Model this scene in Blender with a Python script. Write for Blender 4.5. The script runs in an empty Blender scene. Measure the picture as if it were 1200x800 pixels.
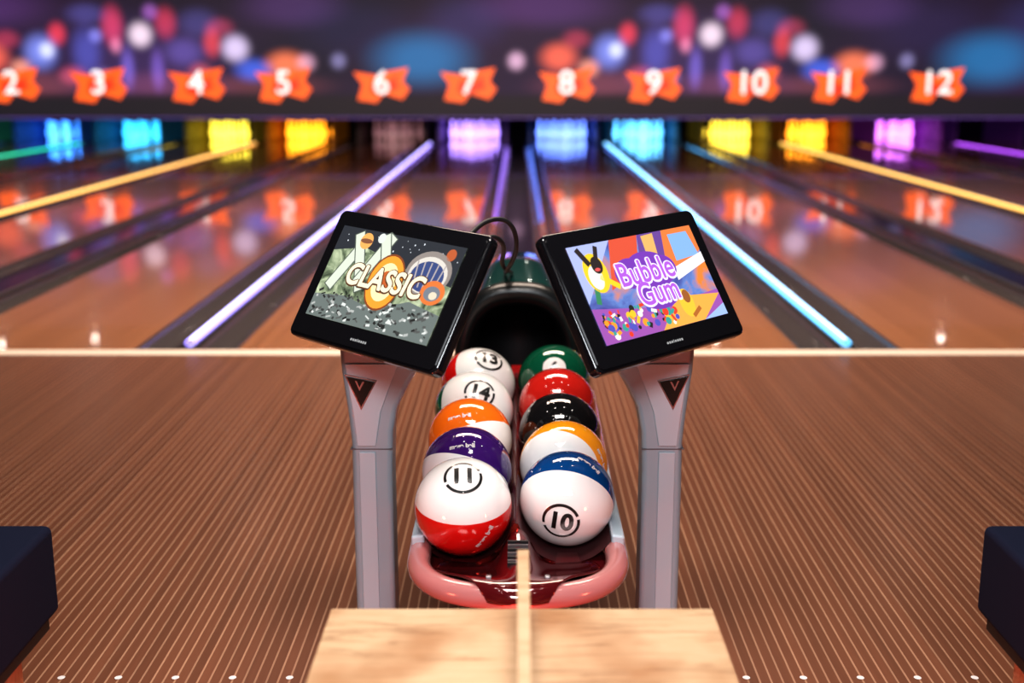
import bpy, bmesh, math, random
import numpy as np
from mathutils import Vector, Matrix
random.seed(4)
S=bpy.context.scene
COL=S.collection
H=1.40; TH=math.radians(12.76)
# ---------------------------------------------------------------- helpers
def nt(m): return m.node_tree.nodes, m.node_tree.links
def mat(name,col,rough=.5,metal=0,emit=None,es=0,coat=0,spec=.5):
    m=bpy.data.materials.new(name); m.use_nodes=True
    b=m.node_tree.nodes['Principled BSDF']
    b.inputs['Base Color'].default_value=(*col,1); b.inputs['Roughness'].default_value=rough
    b.inputs['Metallic'].default_value=metal; b.inputs['Coat Weight'].default_value=coat
    b.inputs['Coat Roughness'].default_value=.04; b.inputs['Specular IOR Level'].default_value=spec
    if emit: b.inputs['Emission Color'].default_value=(*emit,1); b.inputs['Emission Strength'].default_value=es
    return m
def add(ob,parent=None):
    COL.objects.link(ob)
    if parent:
        ob.parent=parent
        ob.matrix_parent_inverse=Matrix.Translation(parent.location).inverted()
    return ob
def empty(name,loc):
    e=bpy.data.objects.new(name,None); e.location=loc; e.empty_display_size=.1; COL.objects.link(e); return e
def mesh(name,v,f,m,parent=None,smooth=False,bevel=0,seg=3,mw=None,sub=0):
    me=bpy.data.meshes.new(name); me.from_pydata([tuple(p) for p in v],[],f); me.update()
    bm=bmesh.new(); bm.from_mesh(me); bmesh.ops.recalc_face_normals(bm,faces=bm.faces); bm.to_mesh(me); bm.free()
    me.materials.append(m)
    o=bpy.data.objects.new(name,me)
    if mw is not None: o.matrix_world=mw
    add(o,parent)
    if bevel:
        b=o.modifiers.new('b','BEVEL'); b.width=bevel; b.segments=seg; b.limit_method='ANGLE'; b.angle_limit=math.radians(35)
    if sub:
        s=o.modifiers.new('s','SUBSURF'); s.levels=sub; s.render_levels=sub
    if smooth or bevel:
        me.polygons.foreach_set('use_smooth',[True]*len(me.polygons))
        if bevel:
            w=o.modifiers.new('wn','WEIGHTED_NORMAL'); w.keep_sharp=True
    return o
BF=[(0,1,2,3),(4,7,6,5),(0,4,5,1),(1,5,6,2),(2,6,7,3),(3,7,4,0)]
def bv(x0,x1,y0,y1,z0,z1):
    return [(x0,y0,z0),(x1,y0,z0),(x1,y1,z0),(x0,y1,z0),(x0,y0,z1),(x1,y0,z1),(x1,y1,z1),(x0,y1,z1)]
def box(name,x0,x1,y0,y1,z0,z1,m,parent=None,bevel=0,mw=None,seg=3):
    return mesh(name,bv(x0,x1,y0,y1,z0,z1),BF,m,parent,bevel=bevel,mw=mw,seg=seg)
def extrude_poly(name,pts,axis,a,b,m,parent=None,bevel=0,mw=None,seg=3):
    n=len(pts)
    def P(p,t):
        return (p[0],t,p[1]) if axis=='y' else ((t,p[0],p[1]) if axis=='x' else (p[0],p[1],t))
    v=[P(p,a) for p in pts]+[P(p,b) for p in pts]
    f=[tuple(range(n)),tuple(range(2*n-1,n-1,-1))]+[(i,(i+1)%n,(i+1)%n+n,i+n) for i in range(n)]
    return mesh(name,v,f,m,parent,bevel=bevel,mw=mw,seg=seg)
def strip(name,prof,y0,y1,m,parent=None,smooth=True,ny=1,zoff=None):
    n=len(prof); v=[];f=[]
    for j in range(ny+1):
        y=y0+(y1-y0)*j/ny; dz=zoff(y) if zoff else 0
        v+=[(p[0],y,p[1]+dz) for p in prof]
    for j in range(ny):
        for i in range(n-1):
            a=j*n+i; f.append((a,a+1,a+1+n,a+n))
    return mesh(name,v,f,m,parent,smooth=smooth)
def tube(name,pts,r,m,parent=None):
    c=bpy.data.curves.new(name,'CURVE'); c.dimensions='3D'; c.bevel_depth=r; c.bevel_resolution=6; c.use_fill_caps=True
    s=c.splines.new('NURBS'); s.points.add(len(pts)-1)
    for i,p in enumerate(pts): s.points[i].co=(*p,1)
    s.use_endpoint_u=True; s.order_u=3; s.resolution_u=8
    o=bpy.data.objects.new(name,c); c.materials.append(m)
    COL.objects.link(o)
    me=bpy.data.meshes.new_from_object(o.evaluated_get(bpy.context.evaluated_depsgraph_get()))
    bpy.data.objects.remove(o)
    o=bpy.data.objects.new(name,me)
    for p in me.polygons: p.use_smooth=True
    return add(o,parent)
def text_mesh(body,size,offset=0,sx=1.0,shear=0):
    c=bpy.data.curves.new('t','FONT'); c.body=body; c.size=size; c.align_x='CENTER'; c.align_y='CENTER'; c.offset=offset; c.shear=shear
    o=bpy.data.objects.new('t',c); COL.objects.link(o)
    me=bpy.data.meshes.new_from_object(o.evaluated_get(bpy.context.evaluated_depsgraph_get()))
    bpy.data.objects.remove(o)
    for v in me.vertices: v.co.x*=sx
    return me
def text(name,body,size,m,mw,parent=None,offset=0,sx=1.0,shear=0):
    me=text_mesh(body,size,offset,sx,shear); me.materials.clear(); me.materials.append(m)
    o=bpy.data.objects.new(name,me); o.matrix_world=mw; return add(o,parent)
def fat_text(name,body,size,m,mw,parent,r,sx=1.0,shear=0,n=12):
    """thick lettering: copies of the glyph outline spread round a small circle, joined in one mesh"""
    base=text_mesh(body,size,0,sx,shear)
    bm=bmesh.new()
    for i in range(n):
        a=2*math.pi*i/n
        t=base.copy(); t.transform(Matrix.Translation((r*math.cos(a),r*math.sin(a),i*.00001))); bm.from_mesh(t)
    me=bpy.data.meshes.new(name); bm.to_mesh(me); bm.free(); me.materials.clear(); me.materials.append(m)
    for p in me.polygons: p.material_index=0
    o=bpy.data.objects.new(name,me); o.matrix_world=mw; return add(o,parent)
def emat(name,col,s=1.0): return mat(name,(0.01,0.01,0.01),.4,0,col,s)
# ---------------------------------------------------------------- materials
def wood_lane(name,base,line,lw,rough,coat,var=.25,pitch=.027,coatr=.04):
    m=mat(name,base,rough,coat=coat); n,l=nt(m); b=n['Principled BSDF']; b.inputs['Coat Roughness'].default_value=coatr
    tc=n.new('ShaderNodeTexCoord'); sp=n.new('ShaderNodeSeparateXYZ'); l.new(tc.outputs['Object'],sp.inputs[0])
    mu=n.new('ShaderNodeMath'); mu.operation='DIVIDE'; mu.inputs[1].default_value=pitch; l.new(sp.outputs[0],mu.inputs[0])
    fr=n.new('ShaderNodeMath'); fr.operation='FRACT'; l.new(mu.outputs[0],fr.inputs[0])
    lt=n.new('ShaderNodeMath'); lt.operation='LESS_THAN'; lt.inputs[1].default_value=lw; l.new(fr.outputs[0],lt.inputs[0])
    fl=n.new('ShaderNodeMath'); fl.operation='FLOOR'; l.new(mu.outputs[0],fl.inputs[0])
    wn=n.new('ShaderNodeTexWhiteNoise'); wn.noise_dimensions='1D'; l.new(fl.outputs[0],wn.inputs['W'])
    mp=n.new('ShaderNodeMapping'); mp.inputs['Scale'].default_value=(40,1.2,1); l.new(tc.outputs['Object'],mp.inputs[0])
    no=n.new('ShaderNodeTexNoise'); no.inputs['Scale'].default_value=2; no.inputs['Detail'].default_value=4; l.new(mp.outputs[0],no.inputs['Vector'])
    ad=n.new('ShaderNodeMath'); ad.operation='ADD'; l.new(wn.outputs['Value'],ad.inputs[0]); l.new(no.outputs[0],ad.inputs[1])
    mr=n.new('ShaderNodeMapRange'); mr.inputs['From Max'].default_value=2; mr.inputs['To Min'].default_value=1-var; mr.inputs['To Max'].default_value=1+var; l.new(ad.outputs[0],mr.inputs[0])
    mx=n.new('ShaderNodeMix'); mx.data_type='RGBA'; mx.inputs['A'].default_value=(*base,1); mx.inputs['B'].default_value=(*line,1); l.new(lt.outputs[0],mx.inputs['Factor'])
    vm=n.new('ShaderNodeVectorMath'); vm.operation='SCALE'; l.new(mx.outputs['Result'],vm.inputs[0]); l.new(mr.outputs[0],vm.inputs['Scale'])
    l.new(vm.outputs[0],b.inputs['Base Color'])
    return m
M_app=wood_lane('approach_wood',(.185,.075,.040),(.42,.245,.155),.17,.32,.5,.3,coatr=.24)
M_lane=wood_lane('lane_wood',(.52,.24,.125),(.36,.16,.08),.10,.15,.9,.22)
def oak():
    m=mat('oak_top',(.6,.42,.26),.45); n,l=nt(m); b=n['Principled BSDF']
    tc=n.new('ShaderNodeTexCoord'); mp=n.new('ShaderNodeMapping'); mp.inputs['Scale'].default_value=(1.6,13,9); l.new(tc.outputs['Object'],mp.inputs[0])
    no=n.new('ShaderNodeTexNoise'); no.inputs['Scale'].default_value=3.2; no.inputs['Detail'].default_value=10; no.inputs['Roughness'].default_value=.65; no.inputs['Distortion'].default_value=1.2; l.new(mp.outputs[0],no.inputs['Vector'])
    cr=n.new('ShaderNodeValToRGB'); e=cr.color_ramp.elements
    e[0].position=.3; e[0].color=(.33,.17,.08,1); e[1].position=.72; e[1].color=(.66,.45,.28,1)
    x=e.new(.45); x.color=(.55,.355,.20,1)
    l.new(no.outputs[0],cr.inputs[0])
    n2=n.new('ShaderNodeTexNoise'); n2.inputs['Scale'].default_value=4.5; n2.inputs['Detail'].default_value=3; l.new(tc.outputs['Object'],n2.inputs['Vector'])
    c2=n.new('ShaderNodeValToRGB'); c2.color_ramp.elements[0].position=.34; c2.color_ramp.elements[0].color=(.66,.47,.33,1); c2.color_ramp.elements[1].position=.54; c2.color_ramp.elements[1].color=(1,1,1,1)
    l.new(n2.outputs[0],c2.inputs[0])
    mx=n.new('ShaderNodeMix'); mx.data_type='RGBA'; mx.blend_type='MULTIPLY'; mx.inputs['Factor'].default_value=1
    l.new(cr.outputs[0],mx.inputs['A']); l.new(c2.outputs[0],mx.inputs['B']); l.new(mx.outputs['Result'],b.inputs['Base Color'])
    return m
M_oak=oak()
M_black=mat('black_gloss',(.008,.008,.010),.12,coat=.5)
M_blackm=mat('black_matte',(.012,.012,.014),.5)
M_rim=mat('hood_rim_black',(.008,.010,.011),.3)
M_dark=mat('dark_wall',(.02,.017,.028),.8)
M_silver=mat('silver_paint',(.34,.43,.49),.38,.1,coat=.3)
M_silver2=mat('silver_paint_light',(.48,.58,.65),.38,.1,coat=.3)
M_silver_d=mat('silver_dark',(.12,.135,.15),.4,.2)
M_gutter=mat('gutter_grey',(.10,.09,.095),.22,.2,coat=.4)
M_cap=mat('division_black',(.015,.014,.016),.2,coat=.5)
M_rail=mat('rail_metal',(.22,.20,.21),.25,.6)
M_foul=mat('foul_line',(.95,.82,.70),.4)  # bright tint stands in for the reflection off the lane's front lip
M_ring=mat('pink_bumper',(.50,.20,.195),.20,0,coat=.8)  # pale bumper tube with red light put into its pink colour
M_plate=mat('maroon_plate',(.11,.008,.011),.10,0.2,coat=.9)
M_trough=mat('trough_dark',(.05,.008,.010),.25,0,coat=.5)
M_navy=mat('navy_fabric',(.004,.007,.024),.9,spec=.2)
M_white=mat('white',(.8,.8,.8),.4)
M_hood=mat('hood_teal',(.008,.070,.062),.18,.1,coat=.8)
# ---------------------------------------------------------------- room shell
XW=12.1; YF=5.98; YE=26.4; ZC=3.45; YB=-3.0
box('floor',-XW,XW,YB,YF,-.25,0,M_app)
box('subfloor',-XW+.06,XW-.06,YF+.06,YE-.06,-.45,-.25,M_dark)
box('ceiling',-XW-.2,XW+.2,YB-.2,YE+.3,ZC,ZC+.15,M_dark)
box('wall_left',-XW-.2,-XW,YB,YE+.3,-.45,ZC,M_dark)
box('wall_right',XW,XW+.2,YB,YE+.3,-.45,ZC,M_dark)
box('wall_back',-XW-.2,XW+.2,YB-.2,YB,-.45,ZC,M_dark)
box('wall_front',-XW,XW,YE,YE+.3,-.25,ZC,M_dark)
PP=3.427; LO=.912; LW=.533; gw=.225
lane_cols={1:(.1,.8,.5),2:(.05,.26,.95),3:(.03,.38,.75),4:(.72,.56,.05),5:(1.0,.33,.012),6:(.16,.07,.08),7:(.36,.18,1.0),
 8:(.07,.20,1.0),9:(.03,.42,.90),10:(.82,.58,.05),11:(1.0,.31,.015),12:(.62,.09,.90),13:(.25,.05,.5),14:(.1,.1,.4),0:(.1,.5,.3),-1:(.1,.3,.3)}
lanes=[]
for k in range(-3,4):
    for s in (-1,1):
        lanes.append((7+2*k+(0 if s<0 else 1),k*PP+s*LO))
def pin_profile():
    return [(0,0),(.026,0),(.029,.01),(.042,.06),(.0575,.112),(.060,.125),(.056,.16),(.045,.20),(.030,.235),(.0235,.255),(.0235,.27),(.028,.30),(.0325,.335),(.030,.36),(.020,.375),(0,.381)]
def pinset(name,cx,y0,m):
    v=[];f=[];pr=pin_profile();N=14
    for r in range(4):
        for i in range(r+1):
            px=cx+(i-r/2)*.3048; py=y0+r*.264; base=len(v)
            for (rr,z) in pr:
                for a in range(N):
                    t=2*math.pi*a/N; v.append((px+rr*math.cos(t),py+rr*math.sin(t),z+.002))
            for q in range(len(pr)-1):
                for a in range(N):
                    f.append((base+q*N+a,base+q*N+(a+1)%N,base+(q+1)*N+(a+1)%N,base+(q+1)*N+a))
    return mesh(name,v,f,m,smooth=True)
def gutter(cx,w,parent):
    pr=[]
    for i in range(13):
        a=math.pi*i/12; pr.append((cx-math.cos(a)*w/2,-.004-math.sin(a)*.075))
    return strip('gutter',pr,YF+.003,25.6,M_gutter,parent)
for num,cx in lanes:
    L=box('bowling_lane',cx-LW,cx+LW,YF+.002,25.75,-.12,0,M_lane)
    for s in (-1,1): gutter(cx+s*(LW+gw/2),gw,L)
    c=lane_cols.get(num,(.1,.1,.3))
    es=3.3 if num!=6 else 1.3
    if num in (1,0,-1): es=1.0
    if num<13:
        mm=mat('pin_glow_%d'%num,(.8,.8,.8),.3,0,tuple(.08+.92*q for q in c) if num in(7,8,9,12) else c,es)  # coloured pit lighting put into the pins as emission
        pinset('bowling_pin_set',cx,24.62,mm)
    km=mat('pit_side_%d'%num,tuple(.3*q for q in c),.5,0,c,.035 if num!=6 else .01)  # side panels emit faintly in place of coloured light falling on them
    for s in (-1,1):
        box('pit_side_panel',cx+s*.66-.03,cx+s*.66+.03,24.1,26.1,-.05,.62,km)
    box('pit_curtain',cx-.62,cx+.62,26.0,26.05,-.05,.75,mat('curtain_%d'%num,tuple(.012*q for q in c),.8,0,c,.004,spec=.1))  # curtain tint and weak emission stand in for the coloured pit light
strip_cols={-4:(.1,.6,.6),-3:(.02,.62,.36),-2:(1.0,.50,.12),-1:(.36,.27,1.0),0:(.14,.55,1.0),1:(1.0,.52,.11),2:(.50,.10,1.0),3:(.3,.1,.9)}
for k in range(-4,4):
    bx=k*PP+PP/2
    if abs(bx)>XW-.02: continue
    c=strip_cols[k]
    D=box('lane_division',bx-.043,bx+.043,YF+.004,24.05,-.2,.012,M_cap,bevel=.004)
    pr=[(bx+.026*math.cos(a),.013+.021*math.sin(a)) for a in [math.pi*i/8 for i in range(9)]]
    strip('led_strip',pr,YF+.1,23.6,emat('led_%d'%k,c,3.2 if k in(-1,0) else 2.6),D)
    if k in (-1,0,1,-2):
        cc=tuple(.45+.55*q for q in c) if k in(-1,0) else (1,.76,.42)
        pr=[(bx+.008*math.cos(a),.0295+.008*math.sin(a)) for a in [math.pi*i/6 for i in range(7)]]
        strip('led_core',pr,YF+.1,23.6,emat('ledcore_%d'%k,cc,4.0 if k in(-1,0) else 1.8),D)
for k in range(-3,4):
    bx=k*PP
    D=box('ball_track_cover',bx-.150,bx+.150,YF+.004,24.05,-.2,.010,M_cap,bevel=.01)
    for s in (-1,1):
        box('track_rail',bx+s*.1445-.014,bx+s*.1445+.014,YF+.005,24.0,.011,.024,M_rail,D,bevel=.004)
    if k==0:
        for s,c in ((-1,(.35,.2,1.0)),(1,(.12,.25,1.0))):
            box('led_light_strip',s*.235-.010,s*.235+.010,12.0,23.9,-.079,-.060,emat('led_thin_%d'%s,c,1.5))  # glowing strips stand in for violet and blue reflections along the track edges
box('foul_line',-XW+.01,XW-.01,YF-.11,YF-.002,.0005,.003,M_foul)
v=[];f=[]
for i in range(-60,61):
    x=i*.135; b=len(v)
    for a in range(12):
        t=2*math.pi*a/12; v.append((x+.009*math.cos(t),2.58+.009*math.sin(t),.0015))
    f.append(tuple(range(b,b+12)))
mesh('approach_marker_dots',v,f,M_white)
# ---------------------------------------------------------------- mural masking unit
YM=22.67
def mural():
    dx=.035; x0,x1=-XW+.02,XW-.02; z0,z1=.56,ZC-.02
    nx=int((x1-x0)/dx); nz=int((z1-z0)/dx)
    xs=np.linspace(x0,x1,nx+1); zs=np.linspace(z0,z1,nz+1)
    X,Z=np.meshgrid(xs,zs)
    U=607+X/.01579; V=83-(Z-1.4)/.0162
    C=np.zeros(X.shape+(3,))
    w=.5+.5*np.sin(U/95.0+1.0); w2=.5+.5*np.sin(U/41.0+V/30.0)
    b1=np.array([.012,.012,.030]); b2=np.array([.038,.018,.060])
    C+=b1+(b2-b1)*(w*.6+w2*.4)[...,None]
    C*= (1.0-.35*np.clip((30-V)/30,0,1))[...,None]
    bl=[(495,70,50,26,(.003,.16,.36)),(420,35,60,30,(.012,.010,.045)),(605,72,9,9,(.75,.45,.62)),(655,68,19,14,(.95,.15,.06)),(690,80,11,9,(.85,.32,.2)),
    (714,62,17,17,(.20,.27,.80)),(722,60,8,8,(.6,.6,.7)),(735,42,9,11,(.75,.04,.05)),(768,62,15,24,(.05,.07,.34)),(800,33,11,19,(.60,.04,.10)),(803,55,6,8,(.6,.2,.3)),(832,43,12,12,(.95,.75,.85)),
    (862,30,11,15,(.50,.03,.06)),(882,62,20,14,(.08,.06,.25)),(915,52,9,14,(.65,.05,.04)),(942,58,14,13,(.75,.62,.9)),(962,82,19,11,(.05,.13,.70)),
    (1000,76,20,13,(.95,.22,.08)),(1024,74,10,9,(.55,.3,.42)),(1062,72,8,8,(.22,.20,.38)),(640,12,70,20,(.06,.02,.10)),(830,70,90,40,(.025,.012,.06)),
    (1010,12,50,20,(.05,.02,.09)),(700,100,60,14,(.16,.04,.04)),(860,100,70,14,(.12,.03,.05)),(980,100,60,12,(.12,.03,.03)),(545,30,40,25,(.010,.015,.06)),
    (815,80,7,20,(.14,.10,.45)),(850,82,7,20,(.14,.08,.38)),(1090,30,60,30,(-.01,-.006,-.02)),(770,20,20,10,(.05,.05,.2)),(900,30,20,14,(.04,.04,.15)),
    (750,88,14,9,(.45,.06,.10)),(785,90,10,8,(.3,.2,.5)),(900,86,12,10,(.5,.08,.08)),(675,48,14,9,(.35,.03,.05)),(925,35,14,9,(.30,.03,.06)),(780,44,7,7,(.2,.2,.6)),(845,18,8,8,(.3,.1,.4))]
    for (u,vv,ru,rv,c) in bl:
        for off in (-1330,-665,0,665):
            d=np.sqrt(((U-u-off)/ru)**2+((V-vv)/rv)**2)
            a=np.clip((1.65-d)/1.35,0,1); a=a*a*(3-2*a)
            C+=a[...,None]*np.array(c)
    k=np.clip((V-106)/8,0,1)[...,None]
    C=C*(1-k)+np.array([.018,.016,.024])*k
    C=np.clip(C,0,1)
    verts=np.stack([X,np.full_like(X,YM),Z],-1).reshape(-1,3)
    idx=np.arange((nx+1)*(nz+1)).reshape(nz+1,nx+1)
    faces=np.stack([idx[:-1,:-1],idx[:-1,1:],idx[1:,1:],idx[1:,:-1]],-1).reshape(-1,4)
    me=bpy.data.meshes.new('masking_mural'); me.from_pydata(verts.tolist(),[],faces.tolist())
    ca=me.color_attributes.new('art','FLOAT_COLOR','POINT')
    ca.data.foreach_set('color',np.concatenate([C.reshape(-1,3),np.ones((len(verts),1))],1).ravel())
    m=mat('mural_print',(.02,.02,.02),.6); n,l=nt(m); at=n.new('ShaderNodeAttribute'); at.attribute_name='art'
    l.new(at.outputs['Color'],n['Principled BSDF'].inputs['Emission Color']); n['Principled BSDF'].inputs['Emission Strength'].default_value=.9
    me.materials.append(m); o=bpy.data.objects.new('masking_mural',me); COL.objects.link(o)
mural()
box('masking_panel',-XW+.01,XW-.01,YM+.01,YM+.09,.55,ZC-.01,M_blackm)
box('masking_trim_light',-XW+.02,XW-.02,YM-.005,YM+.008,.535,.553,emat('trim_glow',(.25,.12,.5),.8))
M_or1=emat('sign_orange',(1.0,.13,.02),1.25); M_or2=emat('sign_red',(1.0,.06,.02),.95); M_num=emat('sign_white',(1,.88,.85),1.3)
for num in range(1,13):
    u=549+(num-7)/2*217 if (num%2) else 664+(num-8)/2*217
    x=(u-607)*.01579
    R=empty('lane_number_sign',(x,YM-.04,1.17))
    A=[(-.52,.21),(-.12,.15),(.02,.11),(.08,.21),(.50,.29),(.39,.04),(.52,-.10),(.38,-.29),(.03,-.18),(-.10,-.35),(-.45,-.30),(-.36,-.02)]
    B=[(-.22,.13),(.05,-.05),(.47,.27),(.37,.04),(.49,-.10),(.10,-.24),(-.10,-.32),(-.30,-.20)]
    extrude_poly('star_plate',[(x+a*1.0,1.17+b*1.0) for a,b in A],'y',YM-.05,YM-.02,M_or1,R)
    extrude_poly('star_facet',[(x+a*.7,1.17+b*.7) for a,b in B],'y',YM-.056,YM-.051,M_or2,R)
    mw=Matrix.Translation((x,YM-.064,1.17))@Matrix.Rotation(math.pi/2,4,'X')
    text('number',str(num),.60,M_num,mw,R,offset=.008)
# ---------------------------------------------------------------- balls
CAM=Vector((0,0,H))
RB=.108
def frame(loc):
    T=(CAM-Vector(loc)).normalized(); R=Vector((0,0,1)).cross(T).normalized(); U=T.cross(R); return R,U,T
def ballmat(name,col,n,c,white=(.92,.90,.88)):
    m=mat(name,col,.07,coat=.7); nn,l=nt(m); b=nn['Principled BSDF']
    tc=nn.new('ShaderNodeTexCoord'); vm=nn.new('ShaderNodeVectorMath'); vm.operation='DOT_PRODUCT'; vm.inputs[1].default_value=tuple(n)
    l.new(tc.outputs['Object'],vm.inputs[0])
    g=nn.new('ShaderNodeMath'); g.operation='GREATER_THAN'; g.inputs[1].default_value=c*RB; l.new(vm.outputs['Value'],g.inputs[0])
    mx=nn.new('ShaderNodeMix'); mx.data_type='RGBA'; mx.inputs['A'].default_value=(*col,1); mx.inputs['B'].default_value=(*white,1)
    l.new(g.outputs[0],mx.inputs['Factor']); l.new(mx.outputs['Result'],b.inputs['Base Color'])
    return m
def decal_mesh(me,n,UPv,roll,lift):
    bm=bmesh.new(); bm.from_mesh(me)
    for _ in range(3):
        es=[e for e in bm.edges if e.calc_length()>.008]
        if es: bmesh.ops.subdivide_edges(bm,edges=es,cuts=1)
    bmesh.ops.triangulate(bm,faces=bm.faces)
    t=UPv-n*UPv.dot(n); t.normalize(); r=t.cross(n)
    q=Matrix.Rotation(roll,3,n); t=q@t; r=q@r
    for v in bm.verts:
        d=Vector((v.co.x,v.co.y)); ang=d.length/RB
        if d.length>1e-9: d.normalize()
        p=n*math.cos(ang)+(r*d.x+t*d.y)*math.sin(ang)
        v.co=p*(RB+lift)
    bm.to_mesh(me); bm.free()
M_ink=mat('ink_black',(.01,.01,.01),.3,coat=.5)
def ring_mesh(r0,r1):
    v=[];f=[];N=64
    if r0<=0:
        v=[(0,0,0)]+[(r1*k/4*math.cos(2*math.pi*a/48),r1*k/4*math.sin(2*math.pi*a/48),0) for k in range(1,5) for a in range(48)]
        f=[(0,1+a,1+(a+1)%48) for a in range(48)]
        for k in range(3):
            for a in range(48): f.append((1+k*48+a,1+k*48+48+a,1+k*48+48+(a+1)%48,1+k*48+(a+1)%48))
    else:
        for a in range(N):
            t=2*math.pi*a/N; v+=[(r0*math.cos(t),r0*math.sin(t),0),(r1*math.cos(t),r1*math.sin(t),0)]
        for a in range(N):
            if a%32 in (3,4): continue
            b=(a+1)%N; f.append((2*a,2*a+1,2*b+1,2*b))
    me=bpy.data.meshes.new('r'); me.from_pydata(v,[],f); return me
def ball(loc,col,n,c,num=None,nd=None,roll=0,disc=False,tr=.043,mark=None):
    R_,U_,T_=frame(loc)
    def cw(q): return (R_*q[0]+U_*q[1]+T_*q[2]).normalized()
    me=bpy.data.meshes.new('bowling_ball'); bm=bmesh.new(); bmesh.ops.create_uvsphere(bm,u_segments=64,v_segments=40,radius=RB); bm.to_mesh(me); bm.free()
    for p in me.polygons: p.use_smooth=True
    me.materials.append(ballmat('ball_'+str(num),col,cw(n),c))
    o=bpy.data.objects.new('bowling_ball',me); o.location=loc; COL.objects.link(o)
    def dec(name,m2,mt,lift,nd=nd,roll=roll):
        decal_mesh(m2,cw(nd),U_,roll,lift); m2.materials.clear(); m2.materials.append(mt)
        for p in m2.polygons: p.use_smooth=True
        d=bpy.data.objects.new(name,m2); COL.objects.link(d); d.parent=o
    if num:
        if disc: dec('number_disc',ring_mesh(0,tr),mat('disc_white',(.85,.84,.82),.15,coat=.5),.0004)
        else: dec('number_ring',ring_mesh(tr-.0065,tr),M_ink,.0006)
        dec('number',text_mesh(num,tr*1.3,.0022),M_ink,.0009)
    if mark:
        dec('maker_lettering',text_mesh(mark[0],.016,.0008),mat('lettering',(.75,.7,.7),.3),.0006,mark[1],mark[2])
    return o
RED=(.70,.011,.009); BLU=(.004,.060,.22); YEL=(.92,.34,.010); ORG=(.88,.17,.010); PUR=(.055,.012,.15); GRN=(.004,.10,.05)
ball((-.121,2.500,.460),RED,(0,.85,.52),.17,'11',(0,.60,.80),mark=('mega ball',(.42,-.62,.66),1.25))
ball((-.122,2.720,.465),PUR,(-.3,-.85,.43),.13,mark=('mega ball',(-.1,.55,.83),.1))
ball((-.123,2.940,.475),ORG,(.3,-.85,.43),.10,mark=('mega ball',(-.25,.55,.8),.2))
ball((-.121,3.160,.490),GRN,(.62,.25,.74),-.05,'14',(.15,.45,.88),-.3)
ball((-.116,3.380,.505),RED,(.75,.4,.52),.08,'13',(.30,.70,.65),-.3)
ball((.112,2.573,.452),BLU,(-.149,-.766,.626),.098,'10',(-.13,-.49,.86),-.2,mark=('mega ball',(.45,.70,.55),-1.0))
ball((.112,2.791,.459),YEL,(-.254,-.332,.908),.375,mark=('mega ball',(.85,.1,.5),-1.2))
ball((.110,3.009,.470),(.008,.008,.009),(0,0,1),3)
ball((.110,3.227,.483),(.52,.018,.012),(0,0,1),3)
ball((.108,3.445,.500),(.004,.09,.045),(0,0,1),3,'6',(0,.36,.93),0,True,.034)
# ---------------------------------------------------------------- ball return
BR=empty('ball_return',(0,3.2,0))
def zo(y): return max(0,(y-2.55))*.052
def trough(x):
    r=.1095; d=min(abs(x-.111),abs(x+.1215))
    z=.452-math.sqrt(max(r*r-d*d,0)) if d<r else .452
    return min(z,.435) if abs(x)<.1 else min(z,.40)
prof=[(x,trough(x)-.004) for x in np.linspace(-.205,.205,49)]
strip('trough',prof,2.47,3.66,M_trough,BR,ny=8,zoff=zo)
for s in (-1,1):
    extrude_poly('side_skirt',[(s*.206,.30),(s*.232,.30),(s*.236,.40),(s*.206,.405)],'y',2.47,3.66,M_silver2,BR,bevel=.006)
def sell(t,a,b,cy,n=2.5):
    c,s=math.cos(t),math.sin(t)
    return (a*math.copysign(abs(c)**(2/n),c), cy-b*abs(s)**(2/n))
pts=[(-.216,3.60,.412),(-.216,3.2,.392),(-.216,2.8,.372),(-.216,2.60,.364)]
for i in range(0,25):
    x,y=sell(math.pi-math.pi*i/24,.216,.215,2.457); pts.append((x,y,.362))
pts+=[(.216,2.60,.364),(.216,2.8,.372),(.216,3.2,.392),(.216,3.60,.412)]
tube('bumper_ring',pts,.0255,M_ring,BR)
pl=[sell(math.pi-math.pi*i/24,.205,.20,2.52) for i in range(25)]
extrude_poly('front_plate',pl,'z',.330,.342,M_plate,BR)
rows=[(2.455,.338,.165,.085),(2.42,.343,.178,.072),(2.38,.352,.182,.052),(2.34,.364,.172,.030),(2.295,.379,.145,.013),(2.255,.3915,.110,.002),(2.228,.391,.085,0),(2.212,.378,.072,0),(2.208,.360,.062,0)]
v=[];f=[];NX=28
for (y,z,hw,rg) in rows:
    for i in range(NX+1):
        t=-1+2*i/NX; x=t*hw
        v.append((x,y+.018*t*t,z+rg*math.exp(-(x/.036)**2)))
for j in range(len(rows)-1):
    for i in range(NX): a=j*(NX+1)+i; f.append((a,a+1,a+NX+2,a+NX+1))
o=mesh('nose_plate',v,f,M_plate,BR,smooth=True,sub=1)
so=o.modifiers.new('th','SOLIDIFY'); so.thickness=.005; so.offset=1
for i in range(7):
    y=2.325+i*.013
    zz=np.interp(y,[r[0] for r in rows][::-1],[r[1]+r[3] for r in rows][::-1])
    box('vent_slat_%d'%i,-.022,.022,y,y+.006,zz-.004,zz+.007,M_rail if i%2 else M_blackm,BR)
for s in (-1,1):
    box('plate_screw',s*.06-.006,s*.06+.006,2.262,2.274,.390,.398,M_rail,BR,bevel=.002)
extrude_poly('belly',[(-.20,.325),(.20,.325),(.17,.24),(-.17,.24)],'y',2.50,3.70,M_silver_d,BR,bevel=.01)
box('pedestal',-.13,.13,2.75,3.9,0,.25,M_silver_d,BR,bevel=.02)
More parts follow.
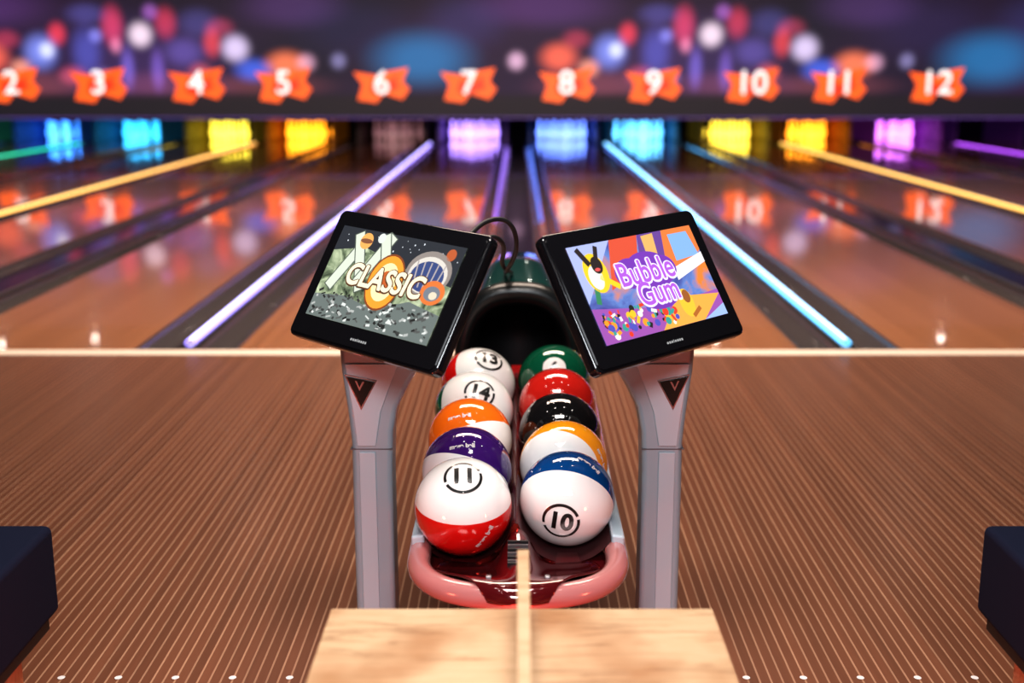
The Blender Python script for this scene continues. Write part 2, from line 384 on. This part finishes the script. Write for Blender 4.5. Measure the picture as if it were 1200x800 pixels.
def arch(w,h,z0,n=24,e=2.6):
    r=[(-w,z0)]
    for i in range(n+1):
        t=math.pi-math.pi*i/n; c,s=math.cos(t),math.sin(t)
        r.append((w*math.copysign(abs(c)**(2/e),c), z0+.12+(h-z0-.12)*abs(s)**(2/e)))
    r.append((w,z0)); return r
def loft(name,secs,m,parent,cap=False):
    v=[];f=[];n=len(secs[0][1])
    for y,pr in secs: v+=[(p[0],y,p[1]) for p in pr]
    for j in range(len(secs)-1):
        for i in range(n-1): a=j*n+i; f.append((a,a+1,a+n+1,a+n))
    if cap: f.append(tuple(range((len(secs)-1)*n,len(secs)*n)))
    return mesh(name,v,f,m,parent,smooth=True)
loft('hood_rim',[(3.66,arch(.150,.690,.36)),(3.63,arch(.158,.70,.36)),(3.61,arch(.180,.735,.36)),(3.625,arch(.197,.757,.36)),(3.66,arch(.201,.763,.36))],M_rim,BR)
loft('hood_shell',[(3.66,arch(.200,.762,.36)),(3.95,arch(.195,.785,.34)),(4.2,arch(.175,.775,.30)),(4.32,arch(.150,.72,.25)),(4.34,arch(.1,.6,.25))],M_hood,BR,cap=True)
loft('hood_mouth',[(3.66,arch(.150,.69,.36)),(3.76,arch(.145,.68,.36)),(4.1,arch(.13,.60,.36))],M_blackm,BR,cap=True)
box('hood_base',-.17,.17,3.70,4.28,0,.36,M_blackm,BR,bevel=.02)
box('red_sensor',-.02,.06,3.60,3.64,.47,.50,mat('sensor_red',(.2,.01,.01),.3,0,(.8,.02,.02),.25),BR)
CB=empty('cable_bundle',(0,3.1,.9))
tube('cable_1',[(-.15,2.83,.97),(-.11,2.92,1.025),(-.05,2.98,1.045),(-.01,3.0,1.02),(.0,3.05,.95),(-.03,3.2,.87),(-.04,3.75,.775)],.006,M_blackm,CB)
tube('cable_2',[(-.14,2.86,.95),(-.10,2.93,.985),(-.06,2.98,1.0),(-.03,3.02,.965),(-.05,3.2,.88),(-.02,3.75,.775)],.006,M_blackm,CB)
# ---------------------------------------------------------------- terminals
dw,dh=.40,.225
Xw=Vector((.7403,-.6713,-.0369)).normalized(); Yw=Vector((.3736,.3652,.8527)); Yw=(Yw-Xw*Yw.dot(Xw)).normalized(); Tw=Vector((-.2958,2.5875,.9475))
M_scr={}
def em(c,s=1.0):
    k=(c,s)
    if k not in M_scr: M_scr[k]=emat('scr_%d'%len(M_scr),c,s*1.12)
    return M_scr[k]
def screen_art(kind):
    m=mat('screen_'+kind,(.01,.01,.01),.2); n,l=nt(m); b=n['Principled BSDF']
    tc=n.new('ShaderNodeTexCoord')
    no=n.new('ShaderNodeTexNoise'); no.inputs['Scale'].default_value=26 if kind=='classic' else 9; no.inputs['Detail'].default_value=5; no.inputs['Distortion'].default_value=1.0
    l.new(tc.outputs['Object'],no.inputs['Vector'])
    cr=n.new('ShaderNodeValToRGB'); e=cr.color_ramp.elements
    if kind=='classic':
        e[0].position=.35; e[0].color=(.02,.03,.02,1); e[1].position=.68; e[1].color=(.60,.68,.45,1); q=e.new(.5); q.color=(.22,.28,.17,1)
    else:
        e[0].position=.3; e[0].color=(.05,.03,.25,1); e[1].position=.7; e[1].color=(.8,.25,.05,1); q=e.new(.5); q.color=(.15,.25,.6,1)
    l.new(no.outputs[0],cr.inputs[0]); l.new(cr.outputs[0],b.inputs['Emission Color']); b.inputs['Emission Strength'].default_value=1.1
    return m
def flat(name,pts,m,MW,root,z):
    return mesh(name,[(a,b,z) for a,b in pts],[tuple(range(len(pts)))],m,root,mw=MW)
def circ(cx,cy,rx,ry=None,n=28):
    ry=ry or rx
    return [(cx+rx*math.cos(2*math.pi*i/n),cy+ry*math.sin(2*math.pi*i/n)) for i in range(n)]
def quad(cx,cy,w,h,a):
    c,s=math.cos(a),math.sin(a)
    return [(cx+x*c-y*s,cy+x*s+y*c) for x,y in ((-w/2,-h/2),(w/2,-h/2),(w/2,h/2),(-w/2,h/2))]
def rrect(x0,x1,y0,y1,r,n=6):
    o=[]
    for cx,cy,a0 in ((x1-r,y1-r,0),(x0+r,y1-r,90),(x0+r,y0+r,180),(x1-r,y0+r,270)):
        for i in range(n+1):
            a=math.radians(a0+90*i/n); o.append((cx+r*math.cos(a),cy+r*math.sin(a)))
    return o
ox0,ox1,oy0,oy1=-.237,.250,-.167,.152
def terminal(side):
    s=side
    root=empty('touchscreen_terminal',(s*.352,2.81,0))
    def mir(q): return [(-a-.004,b) for a,b in q] if s>0 else q
    P=[(-.404,0),(-.404,.40),(-.403,.52),(-.410,.60),(-.422,.70),(-.428,.80),(-.40,.84),(-.25,.80),(-.232,.715),(-.262,.665),(-.290,.61),(-.302,.55),(-.306,.45),(-.306,0)]
    extrude_poly('post',mir(P),'y',2.765,2.865,M_silver,root,bevel=.014,seg=4)
    P2=[(-.385,.02),(-.385,.50),(-.345,.50),(-.345,.02)]
    P3=[(-.388,.515),(-.396,.60),(-.408,.68),(-.412,.72),(-.285,.72),(-.31,.655),(-.330,.60),(-.344,.515)]
    extrude_poly('post_panel',mir(P2),'y',2.760,2.766,M_silver2,root,bevel=.002)
    extrude_poly('post_head_panel',mir(P3),'y',2.760,2.766,M_silver2,root,bevel=.002)
    a=mir([(-.405,0),(-.305,0)]); xa,xb=sorted((a[0][0],a[1][0]))
    box('post_seam',xa-.0005,xb+.0005,2.7643,2.866,.505,.508,M_silver_d,root)
    extrude_poly('emblem_rim',mir([(-.415,.697),(-.336,.680),(-.376,.606)]),'y',2.7575,2.7605,M_rail,root,bevel=.001)
    extrude_poly('emblem',mir([(-.410,.692),(-.341,.677),(-.376,.614)]),'y',2.755,2.758,M_black,root,bevel=.001)
    extrude_poly('emblem_mark',mir([(-.388,.680),(-.378,.655),(-.366,.678),(-.371,.678),(-.378,.664),(-.384,.680)]),'y',2.7535,2.7552,M_rail,root)
    box('foot_plate',xa-.03,xb+.03,2.73,2.90,0,.012,M_silver_d,root,bevel=.004)
    def mk(X,Y,T):
        Z=X.cross(Y); return Matrix(((X.x,Y.x,Z.x,T.x),(X.y,Y.y,Z.y,T.y),(X.z,Y.z,Z.z,T.z),(0,0,0,1)))
    if s<0: MW=mk(Xw,Yw,Tw)
    else: MW=mk(Vector((Xw.x,-Xw.y,-Xw.z)),Vector((-Yw.x,Yw.y,Yw.z)),Vector((-Tw.x-.006,Tw.y,Tw.z)))
    a0,a1=(ox0,ox1) if s<0 else (-ox1,-ox0)
    extrude_poly('screen_housing',rrect(a0,a1,oy0,oy1,.018),'z',-.034,-.004,M_black,root,bevel=.006,mw=MW)
    extrude_poly('screen_glass',rrect(a0+.008,a1-.008,oy0+.008,oy1-.008,.014),'z',-.005,-.0015,M_black,root,mw=MW)
    extrude_poly('screen_back',rrect(a0+.06,a1-.06,oy0+.05,oy1-.05,.03),'z',-.06,-.034,M_blackm,root,bevel=.01,mw=MW)
    w,h=dw/2,dh/2
    rect=[(-w,-h),(w,-h),(w,h),(-w,h)]
    if s<0:
        flat('display',rect,screen_art('classic'),MW,root,0)
        flat('art_sky',[(-w,.05),(-.10,.07),(-.02,.055),(.05,.04),(w,.02),(w,h),(-w,h)],em((.03,.035,.045)),MW,root,.0003)
        for i in range(26):
            flat('art_star',circ(random.uniform(-w+.01,w-.01),random.uniform(.07,h-.006),random.uniform(.001,.0025),n=6),em((.7,.75,.8)),MW,root,.0004)
        for i,(cx,cy,a,L) in enumerate(((-.135,.03,.45,.15),(-.10,.035,-.5,.15),(-.055,.045,.45,.14),(-.02,.05,-.5,.13))):
            flat('art_beam_edge',quad(cx,cy,.032,L+.005,-a),em((.10,.12,.10)),MW,root,.0005+i*.00005)
            flat('art_beam',quad(cx,cy,.026,L,-a),em((.68,.74,.62)),MW,root,.00053+i*.00005)
        flat('art_planet',circ(-.105,.085,.020),em((.85,.42,.12)),MW,root,.0008)
        flat('art_planet_band',circ(-.105,.085,.020,.006),em((.25,.10,.05)),MW,root,.0009)
        flat('art_planet2',circ(-.060,.098,.012),em((.7,.75,.7)),MW,root,.0008)
        flat('art_planet3',circ(.165,.09,.014),em((.5,.12,.04)),MW,root,.0008)
        flat('art_arch',circ(.120,.040,.068,.052),em((.30,.26,.24)),MW,root,.0008)
        flat('art_arch2',circ(.120,.036,.058,.043),em((.70,.66,.60)),MW,root,.0009)
        flat('art_arch_in',circ(.120,.032,.050,.036),em((.05,.08,.22)),MW,root,.0010)
        for i in range(5):
            flat('art_arch_rib',quad(.085+i*.018,.035,.004,.06,.1*(2-i)),em((.45,.40,.40)),MW,root,.0011)
        flat('art_arch_or',circ(.155,.0,.036,.028),em((.75,.20,.05)),MW,root,.0012)
        flat('art_car',circ(.155,-.002,.024,.017),em((.20,.22,.26)),MW,root,.0013)
        flat('art_car2',circ(.16,-.006,.012,.009),em((.75,.65,.5)),MW,root,.0014)
        flat('art_rocks',[(-w,-h),(w,-h),(w,-.045),(.1,-.03),(.0,-.065),(-.1,-.05),(-w,-.06)],em((.16,.19,.18)),MW,root,.0004)
        for i in range(150):
            cx=random.uniform(-w+.01,w-.01); cy=random.uniform(-h+.006,-.045)
            g=random.choice([.02,.05,.10,.45,.7]); flat('art_rock',quad(cx,cy,random.uniform(.006,.016),random.uniform(.003,.007),random.uniform(-.6,.6)),em((g,g*1.04,g)),MW,root,.0006+i*.000002)
        flat('art_ring',circ(.005,.0,.055,.068),em((.25,.07,.02)),MW,root,.0016)
        flat('art_ring2',circ(.005,.0,.051,.063),em((.95,.36,.04)),MW,root,.0018)
        flat('art_ring3',circ(.005,.0,.036,.046),em((.97,.80,.45)),MW,root,.0020)
        flat('art_ring4',circ(.005,.0,.020,.027),em((.55,.13,.03)),MW,root,.0022)
        fat_text('art_title_edge','CLASSIC',.072,em((.10,.035,.015)),MW@Matrix.Translation((.002,0,.0026)),root,.0050,sx=.92,shear=.1)
        fat_text('art_title','CLASSIC',.072,em((.98,.88,.62)),MW@Matrix.Translation((.002,0.001,.0032)),root,.0019,sx=.92,shear=.1)
    else:
        flat('display',rect,screen_art('bubble'),MW,root,0)
        flat('a1',[(-w,-.02),(-.07,h),(-w,h)],em((.42,.48,.85)),MW,root,.0002)
        flat('a2',[(-.07,h),(.02,h),(-.02,.03),(-.12,.0)],em((.70,.10,.05)),MW,root,.0003)
        flat('a3',[(.02,h),(.10,h),(.06,-.02),(-.02,.0)],em((.16,.07,.32)),MW,root,.0004)
        flat('a4',[(.10,h),(w,h),(w,.05),(.06,-.01)],em((.80,.22,.06)),MW,root,.0005)
        flat('a5',[(.115,.10),(.18,.10),(.19,.04),(.11,.035)],em((.25,.45,.85)),MW,root,.0007)
        flat('a5b',[(.03,.108),(.07,.11),(.06,.06),(.025,.055)],em((.75,.45,.15)),MW,root,.0007)
        flat('a6',[(-w,-h),(w,-h),(w,-.05),(.0,-.06),(-w,-.03)],em((.35,.10,.42)),MW,root,.0006)
        flat('a7',[(-.02,-h),(.12,-h),(w,-.06),(.06,-.045)],em((.9,.42,.08)),MW,root,.0008)
        flat('a8',[(.12,-h),(w,-h),(w,-.085)],em((.35,.50,.85)),MW,root,.0009)
        flat('a9',[(.09,.02),(w,.045),(w,.02),(.09,-.01)],em((.85,.80,.85)),MW,root,.0009)
        flat('char_body',circ(-.145,.045,.034,.046),em((.92,.62,.03)),MW,root,.0012)
        flat('char_belly',circ(-.150,.035,.020,.028),em((.85,.85,.75)),MW,root,.0013)
        flat('char_dark',circ(-.135,.062,.016,.020),em((.03,.02,.02)),MW,root,.0014)
        flat('char_ear',quad(-.165,.085,.014,.045,.5),em((.03,.02,.02)),MW,root,.0013)
        flat('char_ear2',quad(-.125,.088,.012,.036,-.4),em((.03,.02,.02)),MW,root,.0013)
        flat('char_arm',quad(-.115,.020,.055,.013,-.6),em((.92,.62,.03)),MW,root,.0013)
        flat('char_leg',quad(-.165,.0,.014,.05,-.3),em((.05,.25,.12)),MW,root,.0012)
        flat('char_mouth',circ(-.137,.052,.008,.004),em((.8,.1,.1)),MW,root,.0015)
        cs=[(.9,.55,.03),(.8,.06,.03),(.1,.1,.5),(.95,.9,.8),(.05,.35,.3),(.02,.02,.02),(.95,.35,.03)]
        for i in range(90):
            cx=random.uniform(-w+.012,.04); cy=random.uniform(-h+.010,-.045)
            flat('art_bit',quad(cx,cy,random.uniform(.006,.020),random.uniform(.004,.010),random.uniform(0,3.1)) if i%2 else circ(cx,cy,random.uniform(.004,.010),n=10),em(random.choice(cs)),MW,root,.0011+i*.000003)
        flat('char2',circ(.085,-.065,.022,.034),em((.85,.55,.05)),MW,root,.0014)
        flat('char2d',circ(.09,-.05,.012,.016),em((.35,.12,.03)),MW,root,.0015)
        flat('char2leg',quad(.105,-.09,.035,.010,.5),em((.45,.15,.03)),MW,root,.0015)
        for j,(cx,cy,rx,ry) in enumerate(((-.045,.028,.050,.036),(.01,.036,.065,.036),(.058,.024,.040,.033),(.01,-.03,.066,.036))):
            flat('title_blob',circ(cx,cy,rx,ry),em((.20,.05,.45)),MW,root,.0017+j*.00004)
        for t1,yy,xx in (('Bubble',.024,.0),('Gum',-.028,.012)):
            fat_text('title_edge',t1,.076,em((.85,.76,.98)),MW@Matrix.Translation((xx,yy,.0022)),root,.0050,sx=.85)
            fat_text('title',t1,.076,em((.45,.12,.70)),MW@Matrix.Translation((xx,yy+.001,.0028)),root,.0010,sx=.85,n=6)
    text('maker_mark','o u o i o a u u',.009,em((.55,.55,.55),.8),MW@Matrix.Translation((0,-h-.028,-.001)),root,offset=.0006)
    mesh('neck',bv(-.06,.06,-.15,.02,-.075,-.045),BF,M_silver,root,bevel=.01,mw=MW)
terminal(-1); terminal(1)
# ---------------------------------------------------------------- table
TB=empty('wooden_table',(0,1.45,0))
box('table_top',-.321,.334,.95,1.90,.468,.50,M_oak,TB,bevel=.0025)
box('divider_board',-.0015,.0185,.97,1.885,.50,.614,M_oak,TB,bevel=.0015)
for x in (-.28,.25):
    for y in (1.0,1.80): box('leg',x,x+.045,y,y+.045,0,.468,M_oak,TB,bevel=.003)
box('apron',-.28,.295,1.81,1.83,.40,.468,M_oak,TB)
# ---------------------------------------------------------------- benches
for s in (-1,1):
    B=empty('bench_seat',(s*1.35,1.6,0))
    x0,x1=(-1.75,-1.0) if s<0 else (1.0,1.75)
    box('cushion',x0,x1,.7,2.42,.25,.45,M_navy,B,bevel=.016,seg=5)
    box('frame',x0+.02,x1-.02,.72,2.40,.215,.25,M_blackm,B)
    for y in (.8,2.22):
        xx=(x1-.10) if s<0 else (x0+.06)
        box('leg',xx,xx+.04,y,y+.12,0,.215,M_oak,B,bevel=.004)
        xx=(x0+.06) if s<0 else (x1-.10)
        box('leg',xx,xx+.04,y,y+.12,0,.215,M_oak,B,bevel=.004)
# ---------------------------------------------------------------- lights
def area(name,loc,sx,sy,p,c,rx=0):
    l=bpy.data.lights.new(name,'AREA'); l.shape='RECTANGLE'; l.size=sx; l.size_y=sy; l.energy=p; l.color=c
    o=bpy.data.objects.new(name,l); o.location=loc; o.rotation_euler=(math.radians(rx),0,0); COL.objects.link(o); return o
area('ceiling_panel_light',(0,1.7,3.3),1.2,.5,66,(1,.93,.88))  # unseen area fill added over the table, keeps the centre brighter
area('ceiling_panel_light',(0,-1.4,2.9),1.6,.6,115,(.92,.96,1.0),58)  # unseen neutral fill added behind the camera to brighten posts, table and balls
area('ceiling_panel_light',(0,4.9,3.3),2.4,.8,125,(1,.80,.66),10)  # warm fill added to lighten the far approach, no visible fixture
area('ceiling_panel_light',(0,6.8,3.3),14,.6,600,(1,.76,.58),48)  # added lane fill, tilted forward so the floor does not mirror it
area('ceiling_panel_light',(0,12,3.3),16,.6,400,(1,.68,.54),55)  # second added lane fill, also facing away from the camera
M_lamp=emat('downlight_glow',(1,.93,.85),60)
def lamp(x,y,r=.045):
    R=empty('ceiling_downlight',(x,y,ZC-.03))
    v=[(x+r*math.cos(2*math.pi*a/16),y+r*math.sin(2*math.pi*a/16),ZC-.04) for a in range(16)]
    mesh('lens',v,[tuple(range(16))],M_lamp,R)
    v2=[];f=[]
    for a in range(16):
        t=2*math.pi*a/16
        v2+=[(x+(r+.02)*math.cos(t),y+(r+.02)*math.sin(t),ZC-.001),(x+(r+.015)*math.cos(t),y+(r+.015)*math.sin(t),ZC-.042),(x+r*math.cos(t),y+r*math.sin(t),ZC-.038)]
    for a in range(16):
        b=(a+1)%16; f+=[(3*a,3*a+1,3*b+1,3*b),(3*a+1,3*a+2,3*b+2,3*b+1)]
    mesh('trim_ring',v2,f,M_rail,R)
LP=[(-7.8,21.5),(7.8,21.5),(-9.3,21),(9.5,21.2),(-3.4,21.3),(3.6,21.3),(-5.8,21.8),(6.2,21.7),(-.9,1.9),(.2,2.1),(1.0,1.8),(-.4,3.2),(.6,3.3),(-1.5,3.0),(1.6,3.1),(-.6,.9),(.7,.8),(0,.2),(-1.2,.2),(1.3,.1),(-.5,4.3),(.7,4.4),(-.3,1.3),(.4,1.4),(-1.0,1.2)]
for y in (12,17):
    for i in range(-3,4): LP.append((i*3.427+.6,y))
for x,y in LP: lamp(x,y)
def pt(name,loc,p,c,r=.05):
    l=bpy.data.lights.new(name,'POINT'); l.energy=p; l.color=c; l.shadow_soft_size=r
    o=bpy.data.objects.new(name,l); o.location=loc; COL.objects.link(o)
pt('red_glow_lamp',(0,2.12,.15),2.0,(1,.06,.04))
pt('red_glow_lamp',(-.62,1.9,.35),5,(1,.12,.06)); pt('red_glow_lamp',(.64,1.9,.35),5,(1,.12,.06))
pt('red_glow_lamp',(0,3.0,.33),1.0,(1,.06,.04),.02)
w=bpy.data.worlds.new('World'); S.world=w; w.use_nodes=True
w.node_tree.nodes['Background'].inputs[0].default_value=(.05,.03,.06,1); w.node_tree.nodes['Background'].inputs[1].default_value=.3
# ---------------------------------------------------------------- camera
cd=bpy.data.cameras.new('camera'); cam=bpy.data.objects.new('camera',cd); COL.objects.link(cam)
cam.location=(0,0,H); cam.rotation_euler=(math.pi/2-TH,0,0)
cd.sensor_width=36; cd.lens=42; cd.shift_x=-7/1200; cd.clip_start=.05
cd.dof.use_dof=True; cd.dof.focus_distance=2.75; cd.dof.aperture_fstop=1.8
S.camera=cam
S.view_settings.view_transform='Standard'
try: S.view_settings.look='Medium High Contrast'
except Exception: pass
